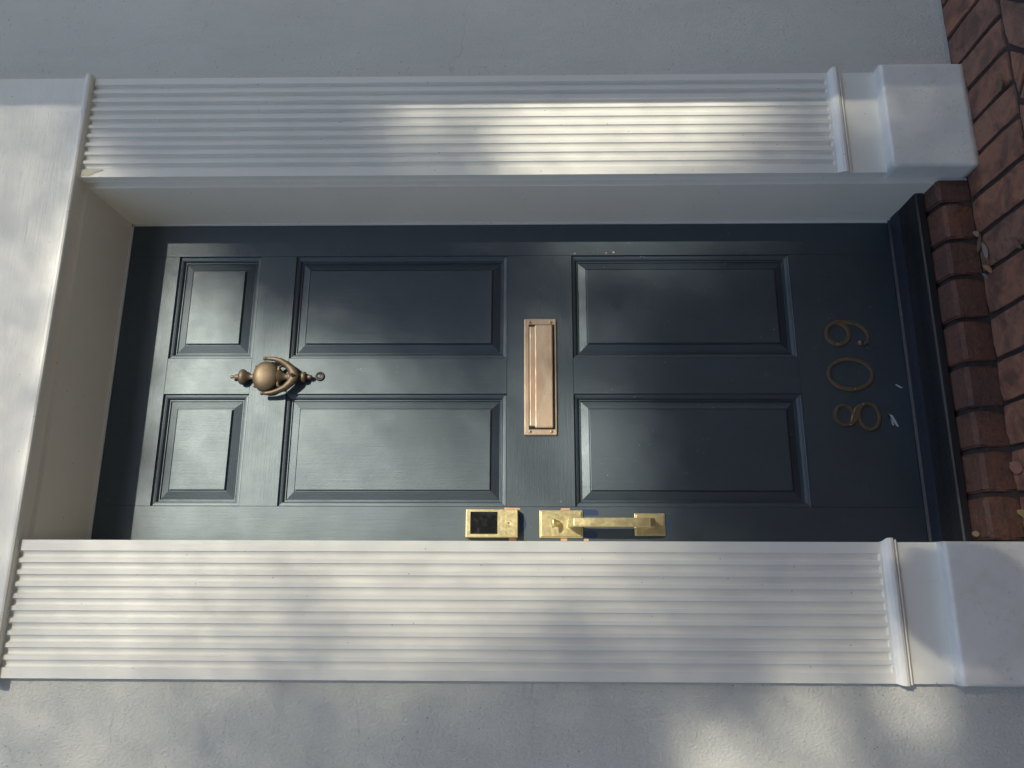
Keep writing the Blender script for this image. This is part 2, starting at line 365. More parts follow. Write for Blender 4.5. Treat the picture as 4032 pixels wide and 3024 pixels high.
# ---------------------------------------------------------------- door surround
sur = empty('door_surround', (.36, P, ZF), 'white painted wooden door surround with fluted pilasters around the navy door', 'door surround')
def flute_profile(xs0, xs1, first, pitch, n, wdt):
    pts = [(xs0, 0.)]
    for k in range(n):
        a = first+k*pitch
        pts.append((a-.0006, 0.)); 
        for i in range(13):
            t = (1-math.cos(math.pi*i/12))/2; pts.append((a+wdt*t, -math.sqrt(max(0, 1-(2*t-1)**2))*.0062))
        pts.append((a+wdt+.0006, 0.))
    pts.append((xs1, 0.)); return pts
def pilaster(x0, x1, first, z0=.2005, ztop=2.139):
    pr = flute_profile(x0, x1, first, .02605, 10, .0172)
    zs = [(.0732, 0), (z0, 0), (z0+.001, .7), (z0+.0025, 1), (z0+.009, 1)] + [(z0+.009+(ztop-z0-.009)*i/12, 1) for i in range(1, 13)]
    mb = MB(); vs_ = []; n = len(pr)
    for z, f in zs:
        for x, d in pr: vs_.append((x, P-d*f, z))
    fs = [(i*n+j, i*n+j+1, (i+1)*n+j+1, (i+1)*n+j) for i in range(len(zs)-1) for j in range(n-1)]
    mb.add(vs_, fs, 0, False)
    # sides
    mb.add([(x0, P, .0732), (x0, P, ztop), (x0, -.16, ztop), (x0, -.16, .0732)], [(0,1,2,3)])
    mb.add([(x1, P, .0732), (x1, P, ztop), (x1, -.16, ztop), (x1, -.16, .0732)], [(0,3,2,1)])
    o = mb.build('pilaster', M_white_v, sur, recalc=False)
    # necking moulding
    prof = [(0, .1955), (-.003, .1945), (-.008, .191), (-.0125, .186), (-.0145, .180), (-.0135, .1745), (-.009, .171), (-.0045, .1705), (-.004, .1695), (-.007, .1685), (-.0082, .1665), (-.007, .1645), (-.003, .1635), (0, .163)]
    mb = MB(); e = .008
    for k in range(len(prof)-1):
        (d0, a0), (d1, a1) = prof[k], prof[k+1]
        e0, e1 = min(.009, -d0*.7), min(.009, -d1*.7)
        mb.add([(x0-e0*.35, P+d0, a0), (x1+e0, P+d0, a0), (x1+e1, P+d1, a1), (x0-e1*.35, P+d1, a1)], [(0,1,2,3)], 0, True)
    for xx, sgn in ((x0, -.35), (x1, 1)):
        vs_ = [(xx+sgn*min(.009, -d*.7), P+d, a) for d, a in prof] + [(xx+sgn*.0, P+.02, .163), (xx, P+.02, .1955)]
        mb.add(vs_, [tuple(range(len(vs_)))])
    mb.build('necking_moulding', M_white_s, o, recalc=False)
    # plinth with a ledge on top
    bm = bmesh.new(); bmesh.ops.create_cube(bm, size=1)
    for v in bm.verts: v.co = Vector((x0-.001+(v.co.x+.5)*(x1-x0+.0015), -.2445+(v.co.y+.5)*.085, ZF-.004+(v.co.z+.5)*(.0745-ZF+.004)))
    be = [e_ for e_ in bm.edges if all(v.co.y < -.24 for v in e_.verts) and not all(v.co.z < 0 for v in e_.verts)]
    bmesh.ops.bevel(bm, geom=be, offset=.008, segments=4, affect='EDGES', profile=.5)
    bmesh.ops.subdivide_edges(bm, edges=[e_ for e_ in bm.edges if e_.calc_length() > .06], cuts=12, use_grid_fill=True)
    for v in bm.verts:
        nz = noise.noise(v.co*14)
        if v.co.y < -.2 : v.co.y += nz*.0008
        if v.co.z < ZF+.01: v.co.z += noise.noise(v.co*60)*.003
    mb = MB(); mb.frombm(bm, 0, True)
    mb.build('plinth', M_worn, o, recalc=False)
    return o
pl = pilaster(-.3935, -.0969, -.3735+.0012); pl['label'] = 'fluted pilaster left of the door, mostly sunlit'
pr_ = pilaster(.8204, 1.1120, .8424); pr_['label'] = 'fluted pilaster right of the door, mostly in shade'
# lintel board and its bead
mb = MB(); mb.box(-.402, 1.1125, -.2105, -.16, 2.149, 2.56); mb.box(-.13, .83, -.2105, -.16, 2.1412, 2.149)
lint = mb.build('lintel_board', M_white_h, sur)
mb = MB(); prof = [(-.2103, 2.1605), (-.2145, 2.1600), (-.2195, 2.1575), (-.2222, 2.1525), (-.2226, 2.1475), (-.2212, 2.1430), (-.2185, 2.1410), (-.2085, 2.1404), (-.2020, 2.1404), (-.2020, 2.1605)]
mb.sweep([(Vector((x, 0, 0)), Vector((0,1,0)), Vector((0,0,1)), 1, 1) for x in [-.408+1.527*i/20 for i in range(21)]], prof, smooth=False)
mb.build('bead_moulding', M_white_s, lint)
mb = MB(); mb.bevbox(-.5, 1.2, -.27, -.17, 2.56, 2.62, .006); 
mb.build('cornice', M_white_s, sur)
# soffit of the opening and jambs (slightly splayed)
mb = MB()
mb.add([(-.13,-.2085,2.1405),(.83,-.2085,2.1405),(.83,-.180,2.1400),(-.13,-.180,2.1400),(.83,-.178,2.1295),(-.13,-.178,2.1295),(.83,0.001,2.1005),(-.13,0.001,2.1005)],[(0,1,2,3),(3,2,4,5),(5,4,6,7)])
mb.add([(-.13,-.2085,2.1405),(-.13,.03,2.1405),(.83,.03,2.1405),(.83,-.2085,2.1405)],[(0,1,2,3)])
mb.build('head_jamb', M_jamb, sur, recalc=False)
def jamb(sg, xf, xs, xd):
    mb = MB(); zb = -.06; zt_ = 2.14
    N = 10; ring = []
    ys = [(xf, -.1785), (xs+sg*.003, -.1775), (xs, -.1765), (xd, .001), (xd+sg*.05, .03)]
    for i in range(N+1):
        z = zb+(zt_-zb)*i/N
        for x, y in ys: ring.append((x, y, z))
    n = len(ys)
    fs = [(i*n+j, i*n+j+1, (i+1)*n+j+1, (i+1)*n+j) for i in range(N) for j in range(n-1)]
    if sg < 0: fs = [f[::-1] for f in fs]
    # ragged foot that follows the step
    mb.add(ring, fs)
    y0 = [(xf, -.1785), (xs+sg*.003, -.1775), (xs, -.1765), (xd, .001)]
    lo = [(x, y, -.15) for x, y in y0]; hi = [(x, y, -.06) for x, y in y0]
    k = 4; ff = [(j, j+1, k+j+1, k+j) for j in range(3)]
    if sg < 0: ff = [f[::-1] for f in ff]
    mb.add(lo+hi, ff)
    return mb.build('side_jamb', M_jamb, sur, recalc=False)
jamb(1, .8204, .8065, .7895); jamb(-1, -.0969, -.0975, -.0995)
mb = MB(); mb.box(.7842, .7925, -.0015, .02, -.016, 2.1005); mb.box(-.101, .7925, -.0015, .02, 2.0945, 2.1025); mb.box(-.1045, -.0985, -.0015, .02, -.016, 2.1005)
mb.build('door_stop', mat_white('stop_paint', base=(.72,.74,.72), grain='N', g=.1), sur)

# ---------------------------------------------------------------- threshold
thr = empty('door_threshold', (.35, -.07, -.05), 'black ribbed metal door threshold below the navy door', 'threshold')
mb = MB()
def extr_x(mb, x0, x1, prof, mi=0):
    vs_ = [(x0, y, z) for y, z in prof]+[(x1, y, z) for y, z in prof]; n = len(prof)
    mb.add(vs_, [(j, (j+1) % n, n+(j+1) % n, n+j) for j in range(n)]+[tuple(range(n))[::-1], tuple(range(n, 2*n))], mi)
extr_x(mb, -.1035, .800, [(.03, -.05), (.03, -.014), (-.002, -.016), (-.006, -.022), (-.012, -.022), (-.014, -.0185), (-.040, -.0205), (-.055, -.0235), (-.056, -.05)])
mb.build('saddle', M_sill, thr)
mb = MB(); pr2 = [(-.056, -.050), (-.056, -.0245)]
y = -.058
while y > -.1240:
    pr2 += [(y, -.0242+(y+.058)*.06), (y-.0022, -.0242+(y+.058)*.06), (y-.0026, -.0262+(y+.058)*.06), (y-.0042, -.0262+(y+.058)*.06)]; y -= .0047
pr2 += [(-.1275, -.0290), (-.1310, -.0300), (-.1335, -.0340), (-.1340, -.0475), (-.1340, -.050)]
extr_x(mb, -.1035, .803, pr2); mb.build('ribbed_plate', M_rubber, thr)

# ---------------------------------------------------------------- front door
door = empty('front_door', (.345, .02, -.016), 'navy blue six panel front door with brass hardware and number 809', 'door')
XA, XB, XC, XD = 0., .2957, .3946, .69
ZP = [(1.9526, 1.7239), (1.6246, 1.0382), (.8614, .2648)]
XL, XR, ZT, ZB = -.0985, .7836, 2.0940, -.0155
leaf = MB()
def board(x0, x1, z0, z1, mi):
    e = .0006
    leaf.add([(x0,.001,z0),(x1,.001,z0),(x1,.001,z1),(x0,.001,z1),(x0+e,0,z0+e),(x1-e,0,z0+e),(x1-e,0,z1-e),(x0+e,0,z1-e)],
             [(4,5,6,7),(0,1,5,4),(1,2,6,5),(2,3,7,6),(3,0,4,7)], mi)
board(XL, XA, ZB, ZT, 0); board(XD, XR, ZB, ZT, 0)
board(XA, XD, ZP[0][0], ZT, 1); board(XA, XD, ZP[1][0], ZP[0][1], 1); board(XA, XD, ZP[2][0], ZP[1][1], 1); board(XA, XD, ZB, ZP[2][1], 1)
for zt_, zb_ in ZP: board(XB, XC, zb_, zt_, 0)
leaf.box(XL, XR, .016, .045, ZB, ZT, 0)
# paint chips, scuffs and bare wood showing (marks of their own shape on the door face)
def patch(cx, cz, pts, mi, y=-.00035): leaf.add([(cx+a, y, cz+b) for a, b in pts], [tuple(range(len(pts)))], mi)
def blob(cx, cz, rx, rz, mi, n=9, ang=0, y=-.00035):
    pts = []
    for k in range(n):
        t = 2*math.pi*k/n; r = random.uniform(.6, 1.1); a, b = rx*r*math.cos(t), rz*r*math.sin(t)
        pts.append((a*math.cos(ang)-b*math.sin(ang), a*math.sin(ang)+b*math.cos(ang)))
    patch(cx, cz, pts, mi, y)
# scuffs near the numbers: two ragged wipes and some flecks
for q in [[(0,0),(.004,-.006),(.012,-.017),(.0135,-.012),(.008,-.004),(.004,.002)]]:
    patch(.318, .0160, [(-a*.9+.004, b) for a, b in q][::-1], 2)
patch(.238, .045, [(.004,.006),(.003,-.002),(-.010,-.004),(-.026,-.007),(-.028,-.011),(-.016,-.010),(-.030,-.018),(-.030,-.023),(-.012,-.016),(.000,-.010)], 2)
for k in range(75):
    x = random.uniform(-.05, .75); z = random.choice([random.uniform(.0, .9), random.uniform(.0, .5), random.uniform(.3, .85)])
    if .60 > x > -.02 and .9 > z > .25 and random.random() < .2: continue
    blob(x, z, random.uniform(.0005, .0014), random.uniform(.0005, .002), 2, 6, random.uniform(0, 3), y=-.0003)
for x, z, a, b in [(.702,.852,.004,.0022), (.703,.765,.003,.0018), (.7045,.745,.0035,.0035), (.706,.80,.001,.001)]: blob(x-.006, z-.0, b, a, 3)
# bare copper coloured edges and old blue paint round the locks
patch(0,0,[(-.0025,1.043),(-.0035,1.002),(-.0075,1.002),(-.0078,1.043)][::-1],3,-.0003); patch(-.0765,1.012,[(0,0),(-.010,0),(-.010,.018),(0,.018)],3)
patch(-.0085,.900,[(0,0),(.0045,-.002),(.0050,-.025),(0,-.023)],3); patch(-.0795,.900,[(0,0),(-.006,0),(-.006,-.016),(0,-.016)],3); patch(-.0795,.842,[(0,0),(-.006,0),(-.006,-.012),(0,-.012)],3)
patch(0,0,[(-.0065,.846),(-.0065,.812),(-.012,.803),(-.022,.806),(-.022,.846)][::-1],4); patch(0,0,[(-.060,.846),(-.060,.812),(-.0700,.806),(-.080,.812),(-.080,.846)][::-1],4)
pts = [(-.043+.030*math.cos(math.radians(t)), 1.008+.030*math.sin(math.radians(t))*1.0) for t in range(180, 361, 15)]
patch(0,0,[(x_, z_+.008) for x_, z_ in pts],5); patch(0,0,[(-.043+(x_+.043)*.9, 1.0125+(z_-1.006)*.88) for x_, z_ in pts],4,-.0006)
pts = [(-.044+.024*math.cos(math.radians(t)), .638+.020*math.sin(math.radians(t))) for t in range(180, 361, 15)]
patch(0,0,pts,5)
leaf.build('door_leaf', [M_door_v, M_door_h, M_scuff, M_bare, M_bluepaint, mat_plain('blue_grey_paint', (.05,.09,.14), .35)], door, recalc=False)
RING = [(0,0), (.0006,.0042), (.0022,.0052), (.0055,.0058), (.0095,.0072), (.0120,.0098), (.0128,.0128), (.0146,.0132), (.0150,.0118), (.0168,.0118), (.0172,.0150), (.0178,.0152),
        (.0385,.0078), (.0388,.0094), (.0402,.0094), (.0410,.0066), (.0424,.0062), (.0430,.0030)]
for zt_, zb_ in ZP:
    for x0, x1 in ((XA, XB), (XC, XD)):
        mb = MB(); vs_ = []
        for ins, d in RING:
            vs_ += [(x0+ins, d, zb_+ins), (x1-ins, d, zb_+ins), (x1-ins, d, zt_-ins), (x0+ins, d, zt_-ins)]
        for i in range(len(RING)-1):
            for j in range(4):
                j2 = (j+1) % 4
                mb.add([vs_[i*4+j], vs_[i*4+j2], vs_[i*4+4+j2], vs_[i*4+4+j]], [(0,1,2,3)], 1 if j in (0, 2) and i < 11 and False else 0)
        mb.add(vs_[-4:], [(0,1,2,3)])
        mb.build('door_panel', [M_door_v, M_door_h], door, recalc=False)

# mail slot
mb = MB(); mb.bevbox(.1835, .5035, -.0055, .001, .9055, .9922, .0028, 3); slot = mb.build('mail_slot', M_copper, door)
mb = MB(); mb.bevbox(.2015, .4845, -.0125, -.0050, .9155, .9640, .0035, 3); mb.bevbox(.2060, .4800, -.0105, -.0050, .9600, .9782, .003, 3)
mb.build('mail_flap', M_copper, slot)
mb = MB(); mb.box(.1990, .4865, -.0062, -.0050, .9105, .9800); mb.build('flap_recess', M_dark, slot)
for x in (.1935, .4925):
    for z in (.9205, .9765):
        mb = MB(); mb.lathe((x, -.0052, z), (0,-1,0), (1,0,0), [(.0048,0), (.0045,.0010), (.0030,.0018), (.0006,.0021)], 14)
        mb.box(x-.0022, x+.0022, -.0076, -.0070, z-.0005, z+.0005, 1); mb.box(x-.0005, x+.0005, -.00765, -.0070, z-.0022, z+.0022, 1)
        mb.build('screw', [M_copper, M_dark], slot)

# peephole
mb = MB(); pc = (.3437, 0, 1.5372)
mb.lathe(pc, (0,-1,0), (1,0,0), [(.0128,0), (.0128,.0018), (.0115,.0036), (.0088,.0040), (.0078,.0030), (.0070,.0024)], 28)
peep = mb.build('peephole', M_rubber, door)
mb = MB(); mb.lathe((pc[0], -.0022, pc[2]), (0,-1,0), (1,0,0), [(.0068,0), (.0062,.0012), (.0050,.0014), (.0044,.0006), (.003,.0012), (.0004,.0016)], 24); mb.build('lens', M_steel, peep)

# door knocker
kx = .3400
mb = MB(); F = .62
# turned finials, neck and body: profiles run down the centre line, flattened against the door
def turned(prof, x, y, flat=.62):
    mb.lathe((x, y, 0), (0,0,1), (0,1,0), prof, 28, flat)
turned([(.0005,1.7745), (.0038,1.7725), (.0048,1.7690), (.0040,1.7640), (.0034,1.7615), (.0070,1.7605), (.0075,1.7570), (.0062,1.7530), (.0070,1.7518), (.0160,1.7500), (.0205,1.7455), (.0215,1.7410), (.0200,1.7355), (.0150,1.7300), (.0095,1.7250), (.0068,1.7200), (.0075,1.7150), (.0110,1.7090), (.0150,1.7020), (.0180,1.6980), (.0180,1.6700)], kx, -.011)
turned([(.0260,1.6700), (.0245,1.6480), (.0200,1.6400), (.0130,1.6340), (.0092,1.6285), (.0080,1.6230), (.0085,1.6205), (.0122,1.6190), (.0130,1.6140), (.0120,1.6090), (.0085,1.6075), (.0080,1.60)], kx, -.011)
# disc behind the striker with the striking plate below
turned([(.0045,1.598), (.0045,1.588), (.0075,1.5868), (.0135,1.5835), (.0150,1.5780), (.0135,1.5725), (.0075,1.5700), (.0045,1.5690), (.0058,1.5650), (.0066,1.5605), (.0050,1.5560), (.0004,1.5540)], kx-.0005, -.009, .8)
# little horns of the mount
def tube(mb, pts, rads, n=10, fl=1.0):
    P_ = [Vector(p) for p in pts]; rings = []
    for i, p in enumerate(P_):
        t = (P_[min(i+1, len(P_)-1)]-P_[max(i-1, 0)]).normalized(); r = t.cross(Vector((0,1,0))).normalized(); u = r.cross(t)
        rings.append((p, r, u, rads[i], rads[i]*fl))
    mb.sweep(rings, CIRC(n))
for sx in (-1, 1):
    tube(mb, [(kx+sx*.006,-.014,1.640), (kx+sx*.016,-.015,1.6445), (kx+sx*.0245,-.016,1.6435), (kx+sx*.0290,-.015,1.6375), (kx+sx*.0305,-.014,1.6345)], [.006,.0058,.0046,.0034,.0022])
    tube(mb, [(kx+sx*.016,-.012,1.702), (kx+sx*.0255,-.013,1.7045), (kx+sx*.0290,-.012,1.7070)], [.006,.0042,.0032])
base = mb.build('door_knocker', M_antique, door)
mb = MB(); prof = []
for i in range(13):
    t = i/12*math.pi/2; prof.append((.0415*math.cos(t)**.8 if i < 12 else .0005, .008+.015*math.sin(t)))
prof = [(.0395, .0)] + [(.0415, .004)] + prof
n = 36; vs_ = []
for r, h in prof:
    for k in range(n):
        t = 2*math.pi*k/n; z = r*math.sin(t)*.80; 
        vs_.append((kx-.0005+r*math.cos(t), -.009-h, 1.6785+z-(.004 if z < 0 else 0)*abs(z)/.03))
fs = [(i*n+k, i*n+(k+1) % n, (i+1)*n+(k+1) % n, (i+1)*n+k) for i in range(len(prof)-1) for k in range(n)]+[tuple((len(prof)-1)*n+k for k in range(n))]
mb.add(vs_, fs, 0, True); mb.build('domed_plate', M_antique, base)
mb = MB()
path = [(.0475,-.021,1.6790), (.0474,-.021,1.6690), (.0458,-.022,1.6550), (.0410,-.023,1.6385), (.0315,-.024,1.6220), (.0200,-.025,1.6095), (.0100,-.026,1.6025), (0,-.026,1.5985)]
full = [(kx+a, b, c) for a, b, c in path]+[(kx-a, b, c) for a, b, c in path[-2::-1]]
rw = [.0046,.0050,.0058,.0070,.0085,.0102,.0120,.0135]; rw = [q_*1.12 for q_ in rw]; rw = rw+rw[-2::-1]
P_ = [Vector(p) for p in full]; rings = []
for i, p in enumerate(P_):
    t = (P_[min(i+1, len(P_)-1)]-P_[max(i-1, 0)]).normalized(); u = Vector((0,1,0)); r = t.cross(u).normalized()
    rings.append((p+Vector((0,.004 if 3 < i < 11 else 0,0)), r, u, rw[i]*.95, min(rw[i], .0085)))
mb.sweep(rings, CIRC(14))
for sx in (-1, 1): mb.lathe((kx+sx*.0475,-.021,1.6815), (sx,0,0), (0,1,0), [(.0005,-.0055), (.0042,-.0042), (.0052,0), (.0042,.0042), (.0005,.0052)], 14)
mb.lathe((kx,-.022,0), (0,0,1), (0,1,0), [(.0065,1.6020), (.0095,1.5965), (.0085,1.5920), (.0050,1.5875), (.0030,1.5850)], 18, .9)
d = .0070; mb.add([(kx,-.0345,1.6120),(kx+d*.8,-.0340,1.6030),(kx,-.0335,1.5935),(kx-d*.8,-.0340,1.6030),(kx,-.0385,1.6030)], [(0,1,4),(1,2,4),(2,3,4),(3,0,4)])
mb.build('striker', M_antique, base)

# house numbers
def stroke(mb, pts, hw, th=.0045, y=0, closed=False):
    n = len(pts); P2 = [Vector((p[0], 0, p[1])) for p in pts]; rings = []
    L_ = []
    for i in range(n):
        a = P2[(i-1) % n] if closed or i > 0 else P2[i]; b = P2[(i+1) % n] if closed or i < n-1 else P2[i]
        t = (b-a).normalized(); L_.append(Vector((-t.z, 0, t.x)))
    prof = [(-1, 0), (-1, -.6), (-.75, -1), (.75, -1), (1, -.6), (1, 0)]; vs_ = []
    for i in range(n):
        for a, b in prof:
            q = P2[i]+L_[i]*(a*hw[i]); vs_.append((q.x, y+b*th, q.z))
    k = len(prof); fs = []
    for i in range(n if closed else n-1):
        i2 = (i+1) % n
        for j in range(k-1): fs.append((i*k+j, i*k+j+1, i2*k+j+1, i2*k+j))
    if not closed: fs += [tuple(range(k)), tuple((n-1)*k+j for j in range(k))[::-1]]
    mb.add(vs_, fs)
def ell(cx, cz, rx, rz, n=40, tilt=0): return [(cx+rx*math.cos(2*math.pi*k/n), cz+rz*math.sin(2*math.pi*k/n)+tilt*math.cos(2*math.pi*k/n)) for k in range(n)]
def wid(n, side, end): return [end+(side-end)*abs(math.cos(2*math.pi*k/n))**1.5 for k in range(n)]
def pins(num, pts):
    for x, z in pts:
        mb = MB(); mb.lathe((x, -.0045, z), (0,-1,0), (1,0,0), [(.0017,0), (.0014,.0009), (.0003,.0013)], 10); mb.build('screw', M_pin, num)
mb = MB(); stroke(mb, ell(.3482, .1325, .0412, .0575), wid(40, .0058, .0037), closed=True)
num = mb.build('house_number', M_digit, door); num['label'] = 'bronze digit 0'; pins(num, [(.3892,.1365), (.3072,.1245)])
mb = MB(); stroke(mb, ell(.2375, .1600, .0265, .0232), wid(40, .0038, .0042), closed=True)
stroke(mb, ell(.2345, .0960, .0345, .0262), wid(40, .0042, .0038), y=-.0004, closed=True)
stroke(mb, [(.2120,.1500), (.2160,.1425), (.2255,.1360), (.2380,.1310), (.2510,.1245), (.2610,.1160), (.2665,.1080)], [.0045,.0062,.0085,.0092,.0085,.0062,.0045], th=.005, y=-.0002)
num = mb.build('house_number', M_digit, door); num['label'] = 'bronze digit 8'; pins(num, [(.2665,.1085), (.2120,.1470)])
mb = MB(); stroke(mb, ell(.4605, .1545, .0305, .0298), wid(40, .0055, .0042), closed=True)
stroke(mb, [(.4870,.1690), (.4915,.1590), (.4935,.1480), (.4932,.1290), (.4888,.1072), (.4792,.0903), (.4665,.0788), (.4520,.0745), (.4410,.0771), (.4330,.0835), (.4300,.0925)], [.0048,.0055,.0060,.0055,.0048,.0042,.0038,.0032,.0032,.0036,.0050], y=-.0003)
mb.lathe((.4345,0,.0955), (0,-1,0), (1,0,0), [(.0078,0), (.0078,.0030), (.006,.0052)], 18)
num = mb.build('house_number', M_digit, door); num['label'] = 'bronze digit 9'; pins(num, [(.4865,.0985), (.4305,.1580)])

# electronic deadbolt
mb = MB(); mb.bevbox(-.0785, -.0085, -.0235, 0, 1.0075, 1.1385, .0022, 3); lock = mb.build('deadbolt_lock', M_brass, door)
mb = MB(); mb.bevbox(-.0700, -.0150, -.0246, -.0225, 1.0590, 1.1270, .0006, 1); mb.build('touch_screen', M_screen, lock)
mb = MB(); mb.lathe((-.0428, -.0233, 1.0318), (0,-1,0), (1,0,0), [(.0078,0), (.0078,.0008), (.0070,.0012), (.0066,.0006), (.0064,.0006)], 26); mb.box(-.0435,-.0421,-.02425,-.0236,1.0278,1.0345,1); mb.box(-.0448,-.0408,-.02425,-.0236,1.0305,1.0320,1)
mb.build('key_cylinder', [M_brass, M_dark], lock)
fc = bpy.data.curves.new('lettering', 'FONT'); fc.body = 'BALDWIN'; fc.size = .0082; fc.align_x = 'CENTER'; fc.align_y = 'CENTER'; fc.extrude = .0002; fc.space_character = 1.05
fo = bpy.data.objects.new('lettering_curve', fc); col.objects.link(fo)
dg = bpy.context.evaluated_depsgraph_get(); me = bpy.data.meshes.new_from_object(fo.evaluated_get(dg)); bpy.data.objects.remove(fo)
xs = [v.co.x for v in me.vertices]; k = .0335/(max(xs)-min(xs))
me.transform(Matrix.Translation((-.0430, -.0237, 1.0486)) @ Matrix.Rotation(math.pi/2, 4, 'X') @ Matrix.Diagonal((k, k*1.05, 1, 1)))
me.materials.clear(); link('lettering', me, mat_plain('pale_lettering', (.85,.80,.62), .4), lock)

# handle set: two plates, a square grip and a thumb latch
mb = MB(); mb.bevbox(-.0785, -.0092, -.0042, 0, .8437, .9532, .0016, 2); mb.bevbox(-.0752, -.0125, -.0072, -.0036, .8475, .9495, .0016, 2)
hs = mb.build('door_handle', M_brass, door)
mb = MB()
for a, b, c, d_ in ((-.0665, -.0215, .8565, .8570), (-.0665, -.0215, .9345, .9350)): mb.box(a, b, -.00745, -.0070, c, d_)
for x in (-.0668, -.0215): mb.box(x, x+.0006, -.00745, -.0070, .8565, .9350)
mb.bevbox(-.0726, -.0165, -.0042, 0, .6365, .7140, .0016, 2); mb.bevbox(-.0695, -.0195, -.0070, -.0036, .6400, .7105, .0016, 2); mb.build('lower_plate', M_brass, hs)
mb = MB(); hx = -.0432; prof = [(-.0112,-.0050), (-.0085,-.0062), (.0085,-.0062), (.0112,-.0050), (.0112,.0050), (-.0112,.0050)]
pth = [((hx,-.006,.8720),(0,-1,.25)), ((hx,-.026,.8770),(0,-1,.1)), ((hx,-.044,.8775),(0,-.75,-.6)), ((hx,-.0535,.8690),(0,-.2,-1)), ((hx,-.0565,.8300),(0,0,-1)), ((hx,-.0570,.7700),(0,0,-1)), ((hx,-.0555,.7100),(0,.05,-1)), ((hx,-.0520,.6830),(0,.25,-1)), ((hx,-.0430,.6735),(0,.8,-.55)), ((hx,-.024,.6730),(0,1,0)), ((hx,-.006,.6750),(0,1,0))]
rg = []
for (p, t) in pth:
    t = Vector(t).normalized(); r = Vector((1,0,0)); u = r.cross(t)
    rg.append((Vector(p), r, u, 1, 1))
mb.sweep(rg, prof, smooth=False); 
bmh = mb.build('grip', M_brass, hs); md = bmh.modifiers.new('bevel', 'BEVEL'); md.width = .0012; md.segments = 2; md.limit_method = 'ANGLE'
mb = MB(); mb.lathe((hx,-.007,.9080), (0,-1,.0), (1,0,0), [(.0085,0), (.0085,.0010), (.0050,.0020), (.0045,.006)], 18)
q = [(.0045,-.008,.9030), (.0050,-.018,.9040), (.0085,-.030,.9120), (.0110,-.034,.9190), (.0115,-.032,.9225)]
rg = []
for i, (hw_, y_, z_) in enumerate(q):
    a = Vector((0, q[max(i-1,0)][1], q[max(i-1,0)][2])); b = Vector((0, q[min(i+1,4)][1], q[min(i+1,4)][2])); t = (b-a).normalized(); r = Vector((1,0,0)); u = r.cross(t)
    rg.append((Vector((hx, y_, z_)), r, u, hw_, .0028))
mb.sweep(rg, CIRC(12)); mb.build('thumb_latch', M_brass, hs)

# ---------------------------------------------------------------- small loose things
mb = MB(); mb.add([(.8235,-.2093,2.1325),(.8390,-.2093,2.1330),(.8425,-.2098,2.1300),(.8430,-.2100,2.0800),(.8405,-.2100,2.0775),(.8340,-.2097,2.0960),(.8245,-.2094,2.1120)][::-1], [tuple(range(7))])
mb.add([(.8235,-.2088,2.1325),(.8390,-.2088,2.1330),(.8425,-.2090,2.1300),(.8430,-.2090,2.0800),(.8405,-.2090,2.0775),(.8340,-.2088,2.0960),(.8245,-.2088,2.1120)], [tuple(range(7))])
o = mb.build('tape_scrap', M_tape, recalc=False); tag(o, 'torn yellowed scrap of masking tape at the top of the right pilaster', 'tape')
def leafmesh(mb, L_, W_, curl, mi=0):
    n = 8; up = []; dn = []; mid = []
    for i in range(n+1):
        t = i/n; x = (t-.5)*L_; w_ = W_/2*math.sin(math.pi*t**.85)**.8 if 0 < t < 1 else 0
        z = curl*.35*(2*t-1)**2
        mid.append((x, 0, z)); up.append((x, w_, z+abs(w_)*.12)); dn.append((x, -w_, z+abs(w_)*.12))
    vs_ = mid+up+dn; fs = []
    for i in range(n):
        fs.append((i, i+1, n+1+i+1, n+1+i)); fs.append((i+1, i, 2*(n+1)+i, 2*(n+1)+i+1))
    return vs_, fs
LV = [((.655,-.200,ZF),.9,.034,.014,.008,'tan leaf over a mortar joint at the foot of the step, nearest the right pilaster',(.26,.20,.13)),
      ((.628,-.205,ZF),-.4,.048,.024,.006,'broad brown spotted leaf beside the slim pale leaf at the foot of the step',(.15,.10,.065)),
      ((.600,-.222,ZF),.35,.056,.017,.010,'slim pale grey brown leaf overlapping the spotted leaf on the porch bricks',(.24,.21,.17)),
      ((.552,-.222,ZF),.75,.044,.013,.010,'small orange brown leaf on the joint between the first porch bricks',(.30,.16,.07)),
      ((.540,-.206,ZF),.8,.034,.010,.004,'narrow grey leaf tip just below the orange brown leaf',(.18,.16,.14)),
      ((.568,-.335,ZF),.62,.050,.015,.006,'dull red brown leaf lying alone on a porch brick away from the step',(.16,.085,.06)),
      ((.952,-.375,ZF),.3,.036,.022,.008,'dark curled leaf on the bricks in front of the right plinth',(.13,.085,.04)),
      ((-.074,-.146,-.056),1.45,.034,.013,.005,'small yellow brown leaf on the brick step against the left plinth',(.30,.24,.12)),
      ((.072,-.205,ZF),1.15,.056,.028,.008,'reddish leaf lying across the joint at the foot of the step, towards the left pilaster',(.24,.12,.09)),
      ((-.035,-.212,ZF),1.25,.070,.020,.008,'long ochre leaf at the foot of the step nearest the left plinth',(.28,.20,.09)),
      ((.045,-.262,ZF),1.0,.050,.018,.008,'rusty brown leaf on the porch bricks beside the reddish leaf',(.24,.11,.05))]
for (loc, ang, L_, W_, cu, lab, c) in LV:
    mb = MB(); v_, f_ = leafmesh(mb, L_, W_, cu); mb.add(v_, f_, 0, True)
    o = mb.build('fallen_leaf', mat_plain('dry_leaf_tone', c, .7), recalc=False); o.location = Vector(loc)+Vector((0,0,.003)); o.rotation_euler = (random.uniform(-.15,.15), random.uniform(-.1,.1), ang)
    tag(o, lab, 'leaf', 'fallen leaves on the porch bricks')

